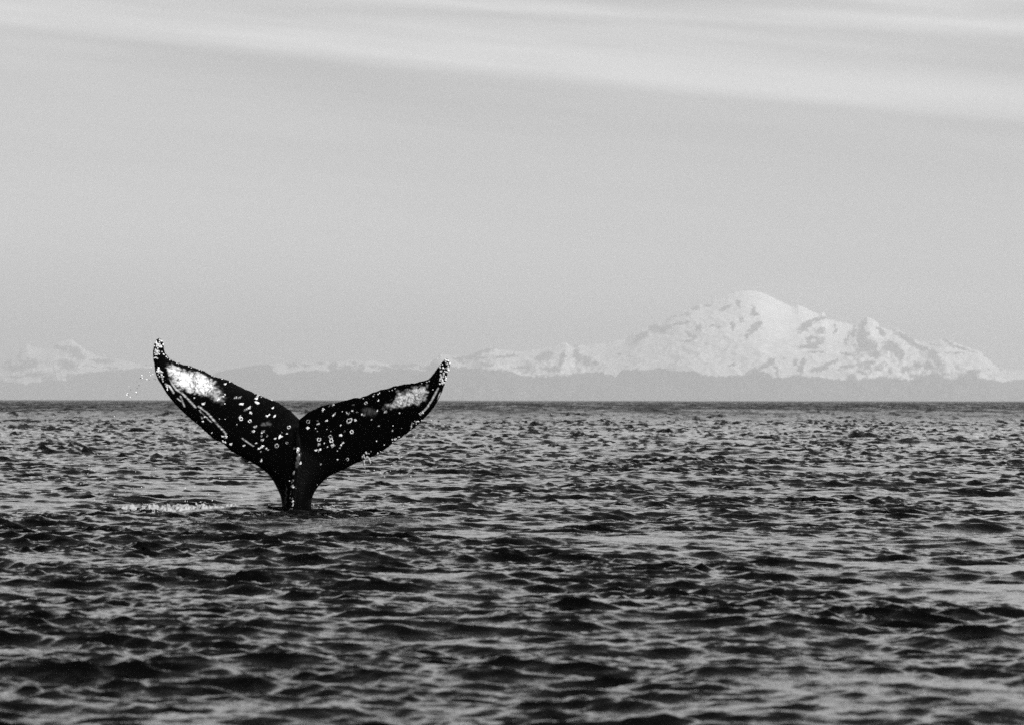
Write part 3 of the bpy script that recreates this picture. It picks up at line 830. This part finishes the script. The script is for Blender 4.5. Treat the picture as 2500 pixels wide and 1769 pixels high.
m_dr, n = mat('glint_drop')
pb = n.n('ShaderNodeBsdfPrincipled', ins={'Base Color': (0.9, 0.9, 0.9, 1), 'Roughness': 0.12, 'IOR': 1.33, 'Transmission Weight': 0.0})  # opaque white: sun glint painted into the drops' colour
n.n('ShaderNodeOutputMaterial', ins={0: pb})
pts, sz = [], []
m_gl, n = mat('clear_water_drop')
pb = n.n('ShaderNodeBsdfPrincipled', ins={'Base Color': (0.9, 0.9, 0.9, 1), 'Roughness': 0.02, 'IOR': 1.33, 'Transmission Weight': 1.0})
n.n('ShaderNodeOutputMaterial', ins={0: pb})
def drop(px, py, Y, rpx, el=1.0):
    p = at(px, py, Y); r_ = rpx * PXM
    if p[2] < 0.05: return
    pts.append(p); sz.append((r_, r_ * 0.99, r_ * el))
for (a_, b_, r_) in [(1270, 460, 7), (1282, 452, 5), (1240, 545, 6), (1145, 605, 6), (1155, 600, 4), (1325, 465, 5), (1345, 470, 4), (1360, 430, 4), (1390, 460, 4), (1280, 430, 5), (1180, 560, 4), (1228, 582, 5),
                     (1255, 520, 5), (1165, 530, 3), (1200, 480, 2), (1350, 400, 3), (1320, 340, 3), (1365, 358, 3), (1235, 600, 4), (1175, 625, 4), (1245, 655, 4), (1380, 420, 4), (1405, 465, 4), (1150, 590, 4), (1500, 605, 3)]:
    drop(a_ / 3.70, 800 + b_ / 3.70, 59.6, r_ / 3.70 * 1.3, 1.2)
nf_ = len(pts)
blobs('falling_drops', np.array(pts[::2]), sz[::2], m_gl, 0.15, kind='stuff', label='string of clear drops falling from the left fluke tip')
pts, sz = pts[1::2], sz[1::2]
for _ in range(120):
    px_ = rng.normal(300, 110) if rng.uniform() < 0.55 else rng.uniform(150, 1020)
    py_ = rng.uniform(1010, 1235) if rng.uniform() < 0.45 else rng.uniform(1140, 1238)
    drop(px_, py_, rng.uniform(58.6, 61.5), rng.uniform(0.45, 1.25), 1.2)
for (a_, b_) in a2([(1995, 80), (1930, 490), (1403, 968), (1185, 1170), (670, 1412), (1685, 1115), (1675, 1500), (1155, 1555), (1385, 1490), (1520, 1378), (1470, 1320), (1910, 895), (1240, 1590), (1045, 1580)]):
    drop(a_, b_, 59.3, rng.uniform(0.9, 1.6), 0.9)
blobs('water_droplets', np.array(pts), sz, m_dr, 0.12, kind='stuff', label='spray of water drops falling from the left fluke and over the sea')

# water running off the lower edge of the right fluke
pts, sz = [], []
for (a_, b_, r_, el) in [(1045, 1325, 17, 1.2), (1085, 1335, 15, 0.8), (1012, 1372, 22, 0.9), (1000, 1390, 12, 1.2), (1075, 1385, 18, 1.6), (1092, 1425, 17, 2.0), (1105, 1452, 13, 1.6), (1020, 1440, 17, 2.4), (1026, 1475, 17, 1.8),
                         (1040, 1400, 12, 1.2), (1082, 1405, 16, 1.5), (1035, 1530, 5, 1.5), (1050, 1560, 5, 1.5), (1115, 1305, 7, 1)]:
    p = at(700 + a_ / 5.414, 860 + b_ / 5.414, 59.55); r_ = r_ / 5.414 * PXM
    for q_ in range(4):
        pts.append(p + rng.normal(size=3) * r_ * 0.35); sz.append((r_ * 0.6, r_ * 0.6, r_ * 0.75 * el))
sp = blobs('splash', np.array(pts), sz, m_fo, 0.2, label='small white splash of water running off the lower edge of the right fluke', category='splash')
